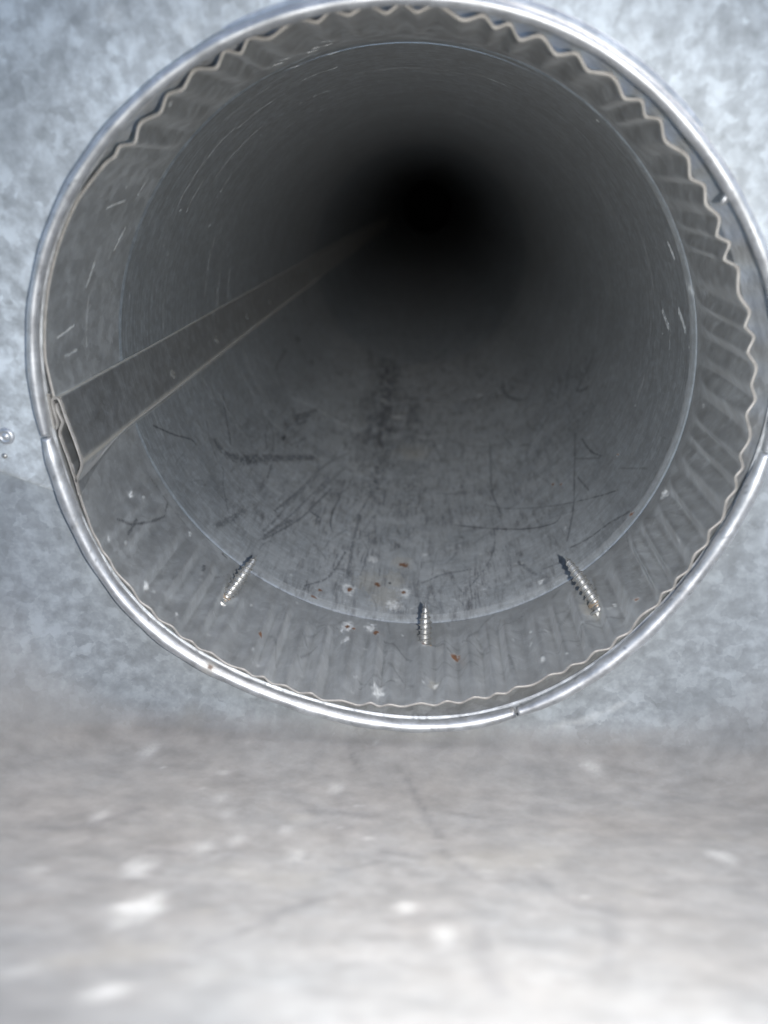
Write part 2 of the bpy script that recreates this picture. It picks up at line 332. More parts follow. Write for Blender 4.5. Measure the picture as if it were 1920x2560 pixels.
# ------------------------------------------------------------------ measured marks: (angle deg, depth mm) on the duct wall
DATA = {"dark": [[[-151.47, 118.7, -147.43, 121.3, -143.72, 131.1, -139.71, 147.6, -135.68, 166.0, -131.21, 183.7, -127.44, 198.0, -124.34, 207.1], 4.54, 0.55, 1], [[-166.35, 66.6, -161.48, 81.4, -157.62, 95.0, -155.79, 97.2], 0.77, 0.8, 0], [[-161.05, 162.8, -156.4, 152.0, -151.71, 141.9, -148.58, 132.7], 0.42, 0.7, 0], [[-161.54, 129.6, -155.0, 116.3, -149.5, 108.3, -146.16, 106.6, -143.57, 95.1, -138.51, 79.5], 0.68, 0.45, 1], [[-143.16, 203.4, -139.38, 192.7, -136.76, 173.2], 0.47, 0.6, 0], [[-143.16, 203.4, -141.72, 185.3, -138.8, 167.8], 0.46, 0.6, 0], [[-135.22, 158.2, -134.27, 138.7], 0.51, 0.6, 0], [[-136.26, 247.8, -130.26, 291.4], 1.54, 0.6, 1], [[-135.48, 241.7, -131.66, 272.5], 1.51, 0.6, 1], [[-134.2, 237.9, -131.73, 258.0], 1.48, 0.5, 1], [[-137.91, 253.9, -133.53, 238.9], 4.21, 0.35, 1], [[-136.07, 198.9, -135.92, 206.0], 1.93, 0.7, 0], [[-132.68, 201.1, -130.86, 216.2, -129.45, 229.9], 0.8, 0.6, 0], [[-113.35, 244.7, -118.45, 214.8, -121.31, 188.3, -123.47, 160.1, -125.69, 137.6, -128.21, 112.5], 0.83, 0.6, 0], [[-115.0, 177.3, -118.15, 146.4, -120.38, 124.2, -123.79, 102.8, -127.62, 81.3], 1.07, 0.6, 0], [[-120.19, 189.8, -123.79, 151.9, -126.64, 121.9], 1.23, 0.55, 1], [[-122.52, 162.6, -125.09, 132.4, -127.14, 104.4, -128.54, 87.8], 1.13, 0.45, 1], [[-117.4, 185.5, -120.99, 147.0, -123.57, 119.1, -127.21, 89.3], 0.67, 0.55, 0], [[-112.98, 218.1, -116.2, 185.4, -119.2, 158.2], 1.7, 0.4, 1], [[-123.02, 114.2, -126.1, 96.5, -127.6, 84.8], 1.52, 0.5, 1], [[-111.7, 170.8, -112.48, 150.4, -112.29, 133.2, -111.03, 122.9], 0.52, 0.75, 0], [[-98.01, 201.0, -97.75, 175.2], 0.57, 0.75, 0], [[-104.32, 155.1, -104.61, 131.1, -104.52, 111.8, -104.14, 81.5], 1.46, 0.5, 1], [[-99.82, 159.4, -102.73, 133.0], 0.87, 0.55, 1], [[-101.01, 138.6, -100.19, 119.4], 0.83, 0.5, 1], [[-107.15, 132.2, -110.52, 115.8, -112.23, 100.4], 0.64, 0.4, 1], [[-106.09, 106.5, -108.72, 78.3, -113.9, 62.6], 0.96, 0.7, 1], [[-99.73, 119.7, -100.98, 87.3], 0.7, 0.5, 1], [[-118.44, 134.6, -115.92, 133.2], 2.01, 0.7, 1], [[-156.45, 14.6, -153.28, 22.2, -151.4, 30.5, -149.88, 40.7], 0.77, 0.75, 0], [[-153.71, 25.0, -152.95, 14.9], 0.75, 0.65, 0], [[-151.25, 47.0, -150.58, 42.9], 0.88, 0.5, 0], [[-139.49, 62.5, -137.63, 75.0, -135.34, 93.1], 2.4, 0.4, 1], [[-109.58, 212.5, -110.01, 189.2, -112.35, 172.1], 1.15, 0.5, 1], [[-101.96, 200.2, -103.85, 167.3, -105.83, 144.4], 0.92, 0.5, 1], [[-105.67, 218.6, -105.51, 190.6], 2.36, 0.35, 1], [[-136.67, 36.9, -136.42, 33.4], 0.75, 0.6, 0], [[-134.6, 51.0, -133.3, 50.6], 0.39, 0.8, 0], [[-149.04, 155.8, -139.61, 191.7, -130.54, 240.0], 24.57, 0.22, 2], [[-127.58, 153.7, -116.58, 198.5], 22.07, 0.26, 2], [[-141.75, 89.6, -135.66, 123.4], 18.37, 0.2, 2], [[-77.45, 161.2, -56.85, 158.8], 26.47, 0.2, 2], [[-45.98, 195.6, -24.79, 167.7], 23.22, 0.22, 2], [[-28.76, 250.8, -15.0, 207.0], 21.35, 0.3, 2], [[-64.92, 358.9, -37.72, 340.3], 30.03, 0.24, 2], [[-106.18, 554.7, -104.33, 442.8, -103.27, 356.5, -103.55, 290.8], 23.86, 0.8, 2], [[-112.11, 389.5, -108.25, 320.0, -107.87, 265.2], 13.5, 0.55, 2], [[-91.73, 420.5, -89.31, 339.3], 14.74, 0.5, 2], [[-101.29, 285.1, -100.95, 236.8, -102.62, 188.7], 15.76, 0.55, 3], [[-110.4, 409.5, -109.06, 339.8], 14.61, 0.6, 2], [[-107.38, 595.7, -105.87, 426.7, -105.44, 327.8], 19.27, 0.6, 2], [[-91.35, 378.8, -90.12, 278.8], 8.66, 0.45, 2], [[-118.15, 565.4, -115.47, 494.2], 9.84, 0.5, 2], [[-111.67, 379.8, -110.23, 347.9], 9.14, 0.5, 2], [[-91.33, 387.6, -90.49, 348.3], 5.26, 0.4, 1], [[-109.53, 300.5, -107.88, 272.5], 1.15, 0.6, 0], [[-104.48, 297.4, -97.64, 297.5], 1.64, 0.6, 0], [[-89.7, 309.2, -85.55, 298.6], 2.37, 0.5, 0], [[-81.41, 336.2, -86.12, 277.9], 1.19, 0.4, 0], [[-95.24, 280.1, -95.71, 245.1, -97.43, 219.2], 16.11, 0.35, 3], [[-89.71, 253.7, -86.41, 222.0], 11.57, 0.35, 3], [[-103.15, 279.9, -104.6, 220.8], 11.86, 0.3, 3], [[-127.96, 412.3, -119.56, 399.7], 9.69, 0.25, 2], [[-63.61, 560.1, -54.88, 432.3], 18.69, 0.22, 2], [[-45.89, 715.5, -42.91, 515.4], 21.41, 0.25, 2], [[-47.63, 373.0, -49.22, 347.9, -46.91, 317.0, -42.78, 292.3], 1.33, 0.6, 0], [[-154.63, 322.6, -152.65, 281.0, -147.83, 274.1], 1.58, 0.4, 1], [[-154.57, 370.4, -153.43, 380.8], 3.36, 0.5, 1], [[-142.69, 376.1, -141.82, 369.3], 2.6, 0.5, 0], [[-155.63, 320.4, -154.14, 323.6], 2.84, 0.5, 0], [[-60.17, 258.5, -62.2, 205.2, -63.18, 175.9, -62.0, 143.2], 0.61, 0.7, 0], [[-64.7, 128.9, -65.57, 110.3, -68.02, 95.4, -73.13, 78.0], 0.59, 0.55, 1], [[-32.39, 168.4, -38.27, 132.1, -42.4, 104.4, -47.37, 80.7], 0.6, 0.6, 0], [[-81.28, 195.8, -68.62, 184.8], 0.61, 0.65, 0], [[-65.92, 161.9, -60.4, 147.2, -51.93, 129.1, -43.74, 111.2, -38.61, 99.7, -30.87, 81.5], 0.71, 0.6, 1], [[-75.71, 146.8, -68.89, 136.4, -62.91, 125.9, -54.79, 111.1, -48.88, 103.0, -46.67, 104.4], 0.92, 0.75, 0], [[-85.01, 86.3, -79.46, 93.6, -72.68, 94.0], 1.16, 0.6, 1], [[-31.41, 60.4, -36.61, 67.1, -41.66, 69.6, -46.97, 73.3], 1.2, 0.6, 1], [[-31.56, 155.0, -31.24, 134.4, -29.51, 118.6], 0.61, 0.65, 0], [[-36.11, 144.1, -30.23, 119.6], 0.51, 0.4, 0], [[-38.02, 125.1, -37.06, 104.7], 0.59, 0.55, 0], [[-27.46, 93.4, -21.92, 68.3], 0.69, 0.4, 1], [[-22.27, 246.6, -26.61, 231.2], 1.28, 0.55, 0], [[-13.02, 276.8, -22.13, 239.6], 1.32, 0.4, 1], [[-13.46, 205.8, -24.01, 208.8, -20.73, 191.7], 2.11, 0.45, 1], [[-47.84, 372.1, -48.82, 338.7, -46.92, 317.2], 1.43, 0.65, 0], [[-37.0, 225.4, -46.22, 212.7, -50.21, 218.8], 1.13, 0.55, 0], [[-35.81, 201.4, -43.54, 202.2], 0.97, 0.5, 1], [[-81.74, 295.8, -78.68, 249.4], 0.86, 0.55, 0], [[-77.35, 301.9, -67.66, 266.8, -55.03, 239.0], 0.71, 0.4, 0], [[-54.73, 251.6, -52.95, 230.1], 0.93, 0.5, 0], [[-49.25, 219.7, -46.63, 208.0], 1.0, 0.5, 0], [[-96.99, 253.3, -89.3, 212.3, -90.82, 171.7], 16.73, 0.4, 3], [[-103.11, 288.7, -99.49, 230.5], 8.46, 0.3, 3], [[-60.33, 86.3, -57.02, 68.4], 1.46, 0.4, 1], [[-55.09, 70.8, -50.67, 67.6], 1.24, 0.4, 1]], "light": [[[-141.3, 271.5, -131.11, 291.0, -121.88, 296.4, -109.53, 300.5, -101.06, 298.0, -91.65, 302.8, -83.55, 307.7], 0.93, 0.5, 0], [[168.39, 7.0, 167.35, 17.2], 0.6, 0.4, 1], [[171.95, 10.5, 171.71, 19.0], 0.72, 0.3, 1], [[154.97, 39.1, 151.14, 41.9], 1.19, 0.35, 1], [[144.39, 40.0, 141.97, 40.0], 0.94, 0.4, 1], [[161.01, 23.9, 156.9, 26.4], 1.24, 0.25, 1], [[146.86, 21.5, 145.68, 31.2], 0.9, 0.4, 1], [[168.56, 60.2, 160.6, 58.9], 0.83, 0.25, 1], [[171.61, 26.6, 163.02, 26.6], 0.74, 0.25, 1], [[9.93, 91.8, 7.46, 84.6], 2.43, 0.4, 1], [[12.0, 70.4, 8.97, 64.6], 2.26, 0.4, 1], [[25.75, 67.5, 23.24, 65.4], 2.18, 0.4, 1], [[18.75, 56.5, 16.88, 52.4], 2.12, 0.4, 1], [[103.16, 38.3, 101.94, 38.3], 0.92, 0.75, 1], [[106.13, 46.5, 104.89, 47.1], 0.95, 0.75, 1], [[110.65, 42.1, 109.48, 43.6], 0.94, 0.75, 1], [[110.37, 57.4, 109.13, 59.0], 1.0, 0.75, 1], [[103.47, 59.1, 102.14, 59.0], 1.0, 0.75, 1], [[105.2, 43.1, 103.97, 43.5], 0.94, 0.75, 1], [[103.31, 44.0, 102.06, 44.0], 0.94, 0.75, 1], [[112.19, 43.9, 111.04, 45.7], 0.95, 0.75, 1], [[-128.49, 78.9, -126.11, 74.5], 0.51, 0, 0]], "spots": [["h", -103.16, 72.6, 2.89], ["r", -103.16, 72.6, 1.19], ["t", -98.66, 83.1, 6.31], ["r", -96.28, 81.7, 1.05], ["h", -89.3, 76.6, 2.41], ["r", -89.51, 77.3, 0.86], ["h", -98.56, 106.1, 2.05], ["t", -90.55, 106.2, 4.47], ["r", -90.18, 103.7, 1.48], ["d", -93.26, 84.7, 0.7], ["h", -101.96, 43.7, 2.5], ["r", -100.37, 42.9, 0.62], ["r", -101.87, 43.8, 0.63], ["r", -95.32, 42.7, 1.09], ["r", -77.86, 27.6, 1.33], ["r", -111.06, 57.0, 0.81], ["r", -109.96, 64.1, 0.66], ["r", -119.65, 19.4, 0.72], ["r", -38.52, 7.6, 0.78], ["r", -31.14, 57.2, 0.9], ["r", -45.13, 140.5, 0.78], ["r", -43.04, 133.5, 0.76], ["r", -25.81, 103.1, 0.68], ["h", -22.59, 44.7, 1.56], ["h", -91.68, 65.7, 3.0], ["t", -94.27, 71.8, 6.79], ["t", -92.25, 88.7, 5.34], ["h", -101.65, 33.8, 1.36], ["h", -96.65, 46.7, 1.89], ["h", -84.74, 115.3, 1.14], ["h", -56.34, 61.9, 1.28], ["t", -82.33, 11.6, 1.96], ["h", -81.93, 11.0, 0.98], ["h", -93.42, 6.9, 1.94], ["h", -59.99, 8.4, 0.95], ["t", -47.74, 25.2, 3.65], ["r", -46.69, 25.1, 0.98], ["r", -84.26, 36.0, 0.91], ["r", -129.16, 31.1, 0.88], ["h", -158.27, 29.0, 1.11], ["h", -143.68, 6.9, 1.19], ["t", -89.92, 274.9, 10.69], ["h", -105.07, 399.5, 2.94], ["h", -97.78, 357.1, 2.76], ["h", -59.88, 379.1, 2.82], ["h", -86.39, 546.8, 1.99], ["h", -93.4, 750.2, 3.96], ["t", -89.49, 672.4, 18.32]], "seam": [[-101.29, 10.75], [-101.5, 5.53], [-101.52, -0.72], [-101.24, -4.6], [-100.66, -4.59], [-100.16, -3.05], [-100.43, 0.23], [-100.57, 3.24], [-99.98, 4.29], [-99.05, 4.3], [-98.19, 3.28], [-97.28, -1.83], [-96.05, -7.25], [-95.15, -12.06], [-94.74, -15.22], [-95.27, -17.45], [-96.62, -19.95], [-97.43, -21.72]], "male": [[-99.51, 2.68], [-99.38, 0.24], [-98.6, -2.79], [-99.65, -5.17], [-100.02, -6.84], [-99.39, -10.43], [-98.59, -14.31], [-98.03, -18.24], [-97.49, -21.22], [-97.08, -26.0]], "dim": [[-97.1, 94.6, -9.5], [-97.2, 168.5, -8.4], [-97.3, 240.2, -7.7], [-97.3, 309.8, -7.7], [-97.3, 383.4, -7.1], [-97.5, 452.1, -3.7], [-97.5, 524.5, -5.3]], "seamL": [[[-97.4, 46.3, 5.8], [-97.6, 53.8, 3.1], [-97.5, 62.7, 4.1]], [[-97.5, 34.0, 4.9], [-97.5, 42.9, 4.2], [-97.6, 51.9, 2.3], [-97.6, 64.1, -2.5]], [[-97.5, 25.4, 4.1], [-97.6, 25.4, -0.4], [-97.4, 19.8, -6.7]]]}
DATA['seam'] = DATA['seam'][1:]

def resample(flat, step=0.35):
    P = np.array(flat).reshape(-1, 2)
    Q = np.c_[np.radians(P[:, 0]) * 100.3, P[:, 1]]
    if len(Q) > 2: Q = smooth_poly(Q, 6)
    out = []
    for a, b in zip(Q[:-1], Q[1:]):
        n = max(1, int(np.linalg.norm(b - a) / step))
        out += [a + (b - a) * t for t in np.arange(n) / n]
    out.append(Q[-1])
    return np.array(out)

def value_noise(u, v, seed=0):
    r = np.random.default_rng(seed).random((256, 256))
    iu = np.floor(u).astype(int); iv = np.floor(v).astype(int); fu = u - iu; fv = v - iv
    fu = fu * fu * (3 - 2 * fu); fv = fv * fv * (3 - 2 * fv)
    g = lambda a, b: r[a % 256, b % 256]
    return (g(iu, iv) * (1 - fu) + g(iu + 1, iv) * fu) * (1 - fv) + (g(iu, iv + 1) * (1 - fu) + g(iu + 1, iv + 1) * fu) * fv

def min_dist(U, Y, pts):
    d = np.full(U.shape, 1e9)
    for p in pts:
        np.minimum(d, (U - p[0]) ** 2 + (Y - p[1]) ** 2, out=d)
    return np.sqrt(d)

def paint(theta, ys, strokes=True, extra=True):
    """wear channels on a grid of len(ys) rows x len(theta) columns (theta in radians, -pi..pi)"""
    nr, nc = len(ys), len(theta)
    W = np.zeros((nr, nc, 4))
    u = theta * 100.3
    def window(lo_u, hi_u, lo_y, hi_y):
        c = np.where((u >= lo_u) & (u <= hi_u))[0]; r = np.where((ys >= lo_y) & (ys <= hi_y))[0]
        if len(c) == 0 or len(r) == 0: return None
        return slice(r[0], r[-1] + 1), slice(c[0], c[-1] + 1)
    def stroke(pts, w, s, g, ch):
        hw = max(w / 2 * 1.1, 0.42); pad = hw * 1.6 + 0.5
        sl = window(pts[:, 0].min() - pad, pts[:, 0].max() + pad, pts[:, 1].min() - pad, pts[:, 1].max() + pad)
        if sl is None: return
        U, Y = np.meshgrid(u[sl[1]], ys[sl[0]])
        wob = (value_noise(U * 0.8 + 31, Y * 0.5, 3) - 0.5) * hw * 0.9
        d = min_dist(U, Y, pts[::max(1, int(hw / 0.5))])
        f = 1 - smoothstep(hw * 0.55, hw * 1.45, d + wob)
        if g == 1: f = f * smoothstep(0.18, 0.5, 0.6 * value_noise(U * 2.3, Y * 1.3, 5) + 0.4 * value_noise(U * 0.9, Y * 0.5, 15))
        if g == 2: f = (1 - smoothstep(0, hw * 1.5, d)) * smoothstep(0.15, 0.8, 0.6 * value_noise(U * 0.5, Y * 0.1, 6) + 0.4 * value_noise(U * 1.4, Y * 0.5, 16))
        if g == 3: f = (1 - smoothstep(0, hw * 1.5, d)) * smoothstep(0.42, 0.62, 0.5 * value_noise(U * 1.5, Y * 0.22, 8) + 0.5 * value_noise(U * 0.5, Y * 1.1, 9))
        W[sl[0], sl[1], ch] = np.maximum(W[sl[0], sl[1], ch], f * min(1, s * (0.85 if hw < 0.8 else 1.05)))
    for flat, w, s, g in DATA['dark']: stroke(resample(flat), w, s, g, 0)
    for flat, w, s, g in DATA['light']: stroke(resample(flat), w, s, g, 1)
    for kind, a, y, r in DATA['spots']:
        cu = math.radians(a) * 100.3
        r = r * (1.35 if kind == 'r' else 1.1)
        ry = r * (1.5 if kind in 'ht' else 1.35)
        pad = ry * 2 + 1
        sl = window(cu - pad, cu + pad, y - pad, y + pad)
        if sl is None: continue
        U, Y = np.meshgrid(u[sl[1]], ys[sl[0]])
        d = np.hypot((U - cu) / r, (Y - y) / ry) + (value_noise(U * 1.3 + a, Y * 0.9, 11) - 0.5) * 0.9
        if kind == 'h':
            f = (1 - smoothstep(0.45, 1.25, d)) * (0.25 + 0.75 * value_noise(U * 2.2, Y * 1.6, 13)); ch, s = 1, 0.75
        elif kind == 't':
            f = 1 - smoothstep(0.5, 1.15, d); ch, s = 3, 0.55
        elif kind == 'r':
            f = 1 - smoothstep(0.55, 1.1, d); ch, s = 2, 1.0
        else:
            f = 1 - smoothstep(0.6, 1.0, d); ch, s = 0, 1.0
        W[sl[0], sl[1], ch] = np.maximum(W[sl[0], sl[1], ch], f * s)
    if extra:
        R = random.Random(4)
        for i in range(230):                                    # random finer scuffs along the bottom
            a = R.gauss(-88, 32); y = 8 + 430 * R.random() ** 1.6
            L = R.uniform(4, 26); ang = R.gauss(math.pi / 2, 0.7)
            bend = R.uniform(-0.5, 0.5)
            q = [(math.radians(a) * 100.3, y)]
            for k in range(4):
                q.append((q[-1][0] + math.cos(ang) * L / 4, q[-1][1] + math.sin(ang) * L / 4)); ang += bend / 3
            q = np.array(q); fl_ = np.c_[np.degrees(q[:, 0] / 100.3), q[:, 1]].ravel()
            stroke(resample(fl_), R.uniform(0.3, 0.7), R.uniform(0.15, 0.4), R.choice((0, 1, 1)), 0)
        for i in range(170):                                    # small pale chips
            a = R.choice((R.gauss(-88, 40), R.uniform(-180, 180))); y = 5 + 300 * R.random() ** 1.7
            cu = math.radians(a) * 100.3
            stroke(np.array([[cu, y], [cu + R.uniform(-1, 1), y + R.uniform(-1, 1)]]), R.uniform(0.4, 1.0), R.uniform(0.2, 0.55), 0, 1)
        for i in range(60):                                     # rings of bright tool chatter round the upper wall
            a0 = R.uniform(-20, 200); y = 62 + 240 * R.random(); L = R.uniform(3, 22)
            pts = np.array([[math.radians(a0 + t) * 100.3, y + 0.4 * math.sin(t)] for t in np.arange(0, L, 0.3)])
            pts[:, 0] = (pts[:, 0] + math.pi * 100.3) % (2 * math.pi * 100.3) - math.pi * 100.3
            stroke(pts, 0.5, R.uniform(0.15, 0.5), 1, 1)
    return np.clip(W, 0, 1).reshape(-1, 4)

# ------------------------------------------------------------------ shape of the duct and its collar
TEETH = [[135.2, 100.1], [130.2, 98.6], [125.5, 99.7], [120.1, 101.3], [114.9, 101.8], [109.6, 102.2], [104.6, 102.2], [99.6, 102.0], [94.5, 101.6], [89.7, 101.2], [84.7, 100.7], [79.8, 100.2], [74.6, 99.9], [69.6, 99.5], [64.6, 99.5], [59.5, 99.5], [54.3, 99.1], [49.1, 99.1], [43.9, 98.7], [38.8, 98.8], [33.5, 97.9], [28.5, 97.4], [23.0, 97.4], [18.0, 98.3], [13.0, 99.3], [7.8, 99.2], [2.8, 99.4], [-2.2, 100.2], [-7.0, 100.5], [-12.3, 101.0], [-17.5, 101.2], [-22.8, 102.2], [-27.6, 102.4], [-32.6, 103.3], [-37.2, 103.2], [-42.2, 103.0], [-47.4, 102.6], [-50.2, 100.1], [-55.3, 100.4], [-60.4, 100.8], [-65.6, 101.0], [-71.1, 101.2], [-77.8, 101.2], [-82.8, 99.6], [-88.2, 99.2], [-92.6, 100.6], [-97.9, 101.8], [-103.2, 103.0], [-108.0, 103.7], [-113.1, 103.5], [-118.1, 104.2], [-123.2, 104.7], [-128.8, 104.6], [-133.3, 105.0], [-138.3, 104.7], [-143.3, 105.1], [-148.9, 103.2], [-154.2, 102.7], [-159.0, 101.7], [-165.2, 100.3], [-167.8, 99.7], [177.7, 99.0], [174.3, 101.5], [168.7, 102.3], [158.3, 102.9], [149.0, 103.7], [142.5, 101.9], [139.8, 100.8]]
BEAD = [[-86.4, 100.1], [-80.4, 100.1], [-67.1, 101.2], [-50.2, 101.7], [-32.3, 100.6], [-27.0, 102.9], [-13.2, 102.0], [0.4, 101.2], [11.6, 100.7], [15.4, 100.1], [26.7, 99.2], [39.0, 100.4], [50.3, 101.7], [59.4, 102.2], [69.8, 102.4], [78.0, 102.6], [88.6, 103.3], [99.7, 104.3], [-164.8, 99.0], [-153.7, 99.1], [-144.0, 97.1], [-133.1, 96.7], [-119.9, 97.6]] + [[120, 102.5], [140, 101], [158, 100.6], [175, 100.6], [-172, 100.4]]
RIM = [[168.5, 105.1], [158.7, 105.7], [149.2, 105.6], [143.7, 104.7], [136.4, 104.5], [127.7, 104.1], [119.7, 103.7], [112.4, 103.7], [106.0, 103.2], [99.7, 102.6], [76.9, 103.4], [67.5, 104.1], [58.7, 103.9], [50.6, 103.7], [43.3, 103.6], [36.1, 104.1], [30.3, 104.5], [26.1, 105.0], [-5.5, 105.3], [-10.6, 104.5], [-18.5, 104.0], [-29.0, 103.4], [-37.1, 103.5], [-48.0, 105.0], [-53.1, 106.0], [-62.2, 106.6], [-68.5, 107.9], [-79.3, 107.8], [-88.2, 106.8], [-100.9, 104.7], [-109.7, 104.9], [-118.8, 105.0], [-128.1, 106.0], [-135.4, 106.6], [-143.7, 106.6], [-150.2, 105.9], [-157.4, 105.7], [-178.6, 103.1], [-174.3, 103.5], [-169.5, 104.9]]
r_edge = fourier(TEETH, 9, 0.002)
r_bead = fourier([(a, 100.4 + (r - 101) * 0.8) for a, r in BEAD], 3, 0.01)
r_rim_outer = fourier(RIM, 7, 0.004)
N_TEETH = 71
Y_BEAD = 52.8

def r_wall(theta, y):
    """inner radius of the duct behind the crimp"""
    k = 1 - smoothstep(Y_BEAD, 260, np.asarray(y, float))
    return 100.4 + (r_bead(theta) - 100.4) * k

def r_band(theta):
    return np.maximum(r_rim_outer(theta) - 2.2, 101.5)

def crimp_amp(theta):
    """tooth height: none beside the lock seam"""
    d = np.abs((np.degrees(theta) - 179 + 180) % 360 - 180)     # degrees away from the seam
    side = ((np.degrees(theta) - 179 + 180) % 360 - 180)
    up = smoothstep(38, 46, -side) * (side < 0)                  # above the seam (angles below 179)
    dn = smoothstep(14, 50, side) * (side >= 0)
    return np.where(side < 0, up, dn)

# ------------------------------------------------------------------ the duct
duct = empty('round_duct', (0, 0, -101))
tag(duct, 'galvanised round duct with crimped zigzag front edge and long lock seam', 'duct')
OFF = np.array([0, 0, 101.0])                                   # parts are placed relative to the duct's base

SEAM0, SEAM1 = math.radians(177.8), math.radians(189.3)         # the crimped ring is open where the seam folds
cols = N_TEETH * 18
theta = np.linspace(SEAM1, SEAM0 + 2 * math.pi, cols)
phase = math.radians(135.2)
wob_ = 0.011 * np.sin(theta * 17.3 + 1) + 0.008 * np.sin(theta * 29.7) + 0.006 * np.sin(theta * 7.1 + 2)
tri = np.abs((((theta + wob_ - phase) / (2 * math.pi) * N_TEETH) % 1.0) - 0.5) * 2       # 1 on a tooth, 0 in a valley
tooth = 0.3 * np.clip((tri - 0.08) / 0.8, 0, 1) + 0.7 * smoothstep(0.0, 1.0, tri)
tj = rng.normal(0, 1, N_TEETH * 2 + 4)
idx = np.floor((theta + wob_ - phase) / (2 * math.pi) * N_TEETH).astype(int)
jit = 1 + 0.17 * tj[idx % len(tj)]
ysc = np.unique(np.concatenate([np.linspace(0, 46, 62), np.linspace(46, Y_BEAD - 0.6, 10)]))
env0 = np.minimum(r_edge(theta), r_band(theta) - 0.9)
envb = r_wall(theta, np.full_like(theta, Y_BEAD)) + 0.5
A = crimp_amp(theta) * (1.35 + 0.45 * np.clip(np.sin(theta) + 0.45, 0, 1)) * jit
A2 = crimp_amp(theta) * (1.5 + 2.1 * np.clip(0.5 - np.sin(theta), 0, 1)) * jit
rows = []
for y in ysc:
    t = y / Y_BEAD
    env = env0 * (1 - t) + envb * t + A2 * 0.3 * smoothstep(0.0, 0.25, t) * (1 - smoothstep(0.55, 0.97, t))
    fade = 1 - smoothstep(0.55, 0.98, t)
    Ay = A + (A2 - A) * smoothstep(0.0, 0.25, t)
    rows.append(env - Ay * fade * (1 - tooth))
R = np.minimum(np.array(rows), r_band(theta)[None, :] + 0.5)
thw = (theta + math.pi) % (2 * math.pi) - math.pi
order = np.argsort(thw)
Wc = np.zeros((len(ysc), cols, 4))
Wc[:, order] = paint(thw[order], ysc).reshape(len(ysc), cols, 4)
Wc = Wc.reshape(-1, 4)
def polar(Rm, th, yv):
    return np.stack([Rm * np.cos(th), np.broadcast_to(yv, Rm.shape), Rm * np.sin(th)], -1).reshape(-1, 3)
TH = 0.85
Vi = polar(R, theta[None, :], ysc[:, None])
Vo = polar(R + TH, theta[None, :], ysc[:, None])
n0 = len(Vi)
Fi = grid_faces(len(ysc), cols, flip=True)
Fo = grid_faces(len(ysc), cols, base=n0)
crimp = mesh_obj('crimped_end', np.vstack([Vi, Vo]) + OFF, np.vstack([Fi, Fo]), M_crimp, duct, attr=np.vstack([Wc, Wc]))
tag(crimp, 'crimped zigzag end of the duct')
# bare cut edge of the sheet, rounded by the shears
er = []
for k, ph in enumerate(np.linspace(0, math.pi, 5)):
    er.append(polar((R[0] + TH / 2 - math.cos(ph) * TH * 0.56)[None, :], theta[None, :], np.full((1, cols), -math.sin(ph) * TH * 0.45)))
mesh_obj('cut_edge', np.vstack(er) + OFF, grid_faces(5, cols, flip=True), M_edge, crimp)

# main wall, dense enough to carry the scratches
NC = 1400
th2 = np.linspace(-math.pi, math.pi, NC, endpoint=False)
y2 = [Y_BEAD + 5.6]
while y2[-1] < 560: y2.append(y2[-1] + 0.42 + (y2[-1] - Y_BEAD) * 0.0052)
y2 = np.array(y2)
Rw_ = np.array([r_wall(th2, np.full(NC, y)) for y in y2])
Rw_ += 0.12 * np.sin(3 * th2)[None, :] * np.sin(y2 / 60.0)[:, None]
Ww = paint(th2, y2)
mesh_obj('pipe_wall', polar(Rw_, th2[None, :], y2[:, None]) + OFF, grid_faces(len(y2), NC, wrap=True, flip=True), M_wall, duct, attr=Ww)

# stop bead rolled round the duct where the crimp ends
prof = [(-0.9, 0.5), (-0.55, 0.5), (-0.45, 1.15), (-0.05, 1.1), (0.25, 0.5), (0.9, 0.2), (1.8, 0.05), (2.6, -0.15), (3.8, -0.15), (4.8, -0.08), (5.6, 0.0), (6.0, 0.05)]
thb = np.linspace(-math.pi, math.pi, 720, endpoint=False)
yb = np.array([Y_BEAD + p[0] for p in prof])
bw = 0.04 + 0.96 * smoothstep(-0.55, 0.35, np.cos(thb + math.radians(45)))          # pressed deepest at lower right
Rb = np.array([r_wall(thb, np.full(720, Y_BEAD)) + (0.5 if p[0] < 0 else 0.0) * (1 - bw) + p[1] * bw for p in prof])
Wb = paint(thb, yb, extra=False).reshape(len(prof), 720, 4)
Wb[4:10, :, 1] = np.maximum(Wb[4:10, :, 1], 0.14 * bw[None, :] ** 2)
Wb = Wb.reshape(-1, 4)
mesh_obj('stop_bead', polar(Rb, thb[None, :], yb[:, None]) + OFF, grid_faces(len(prof), 720, wrap=True, flip=True), M_wall, duct, attr=Wb)

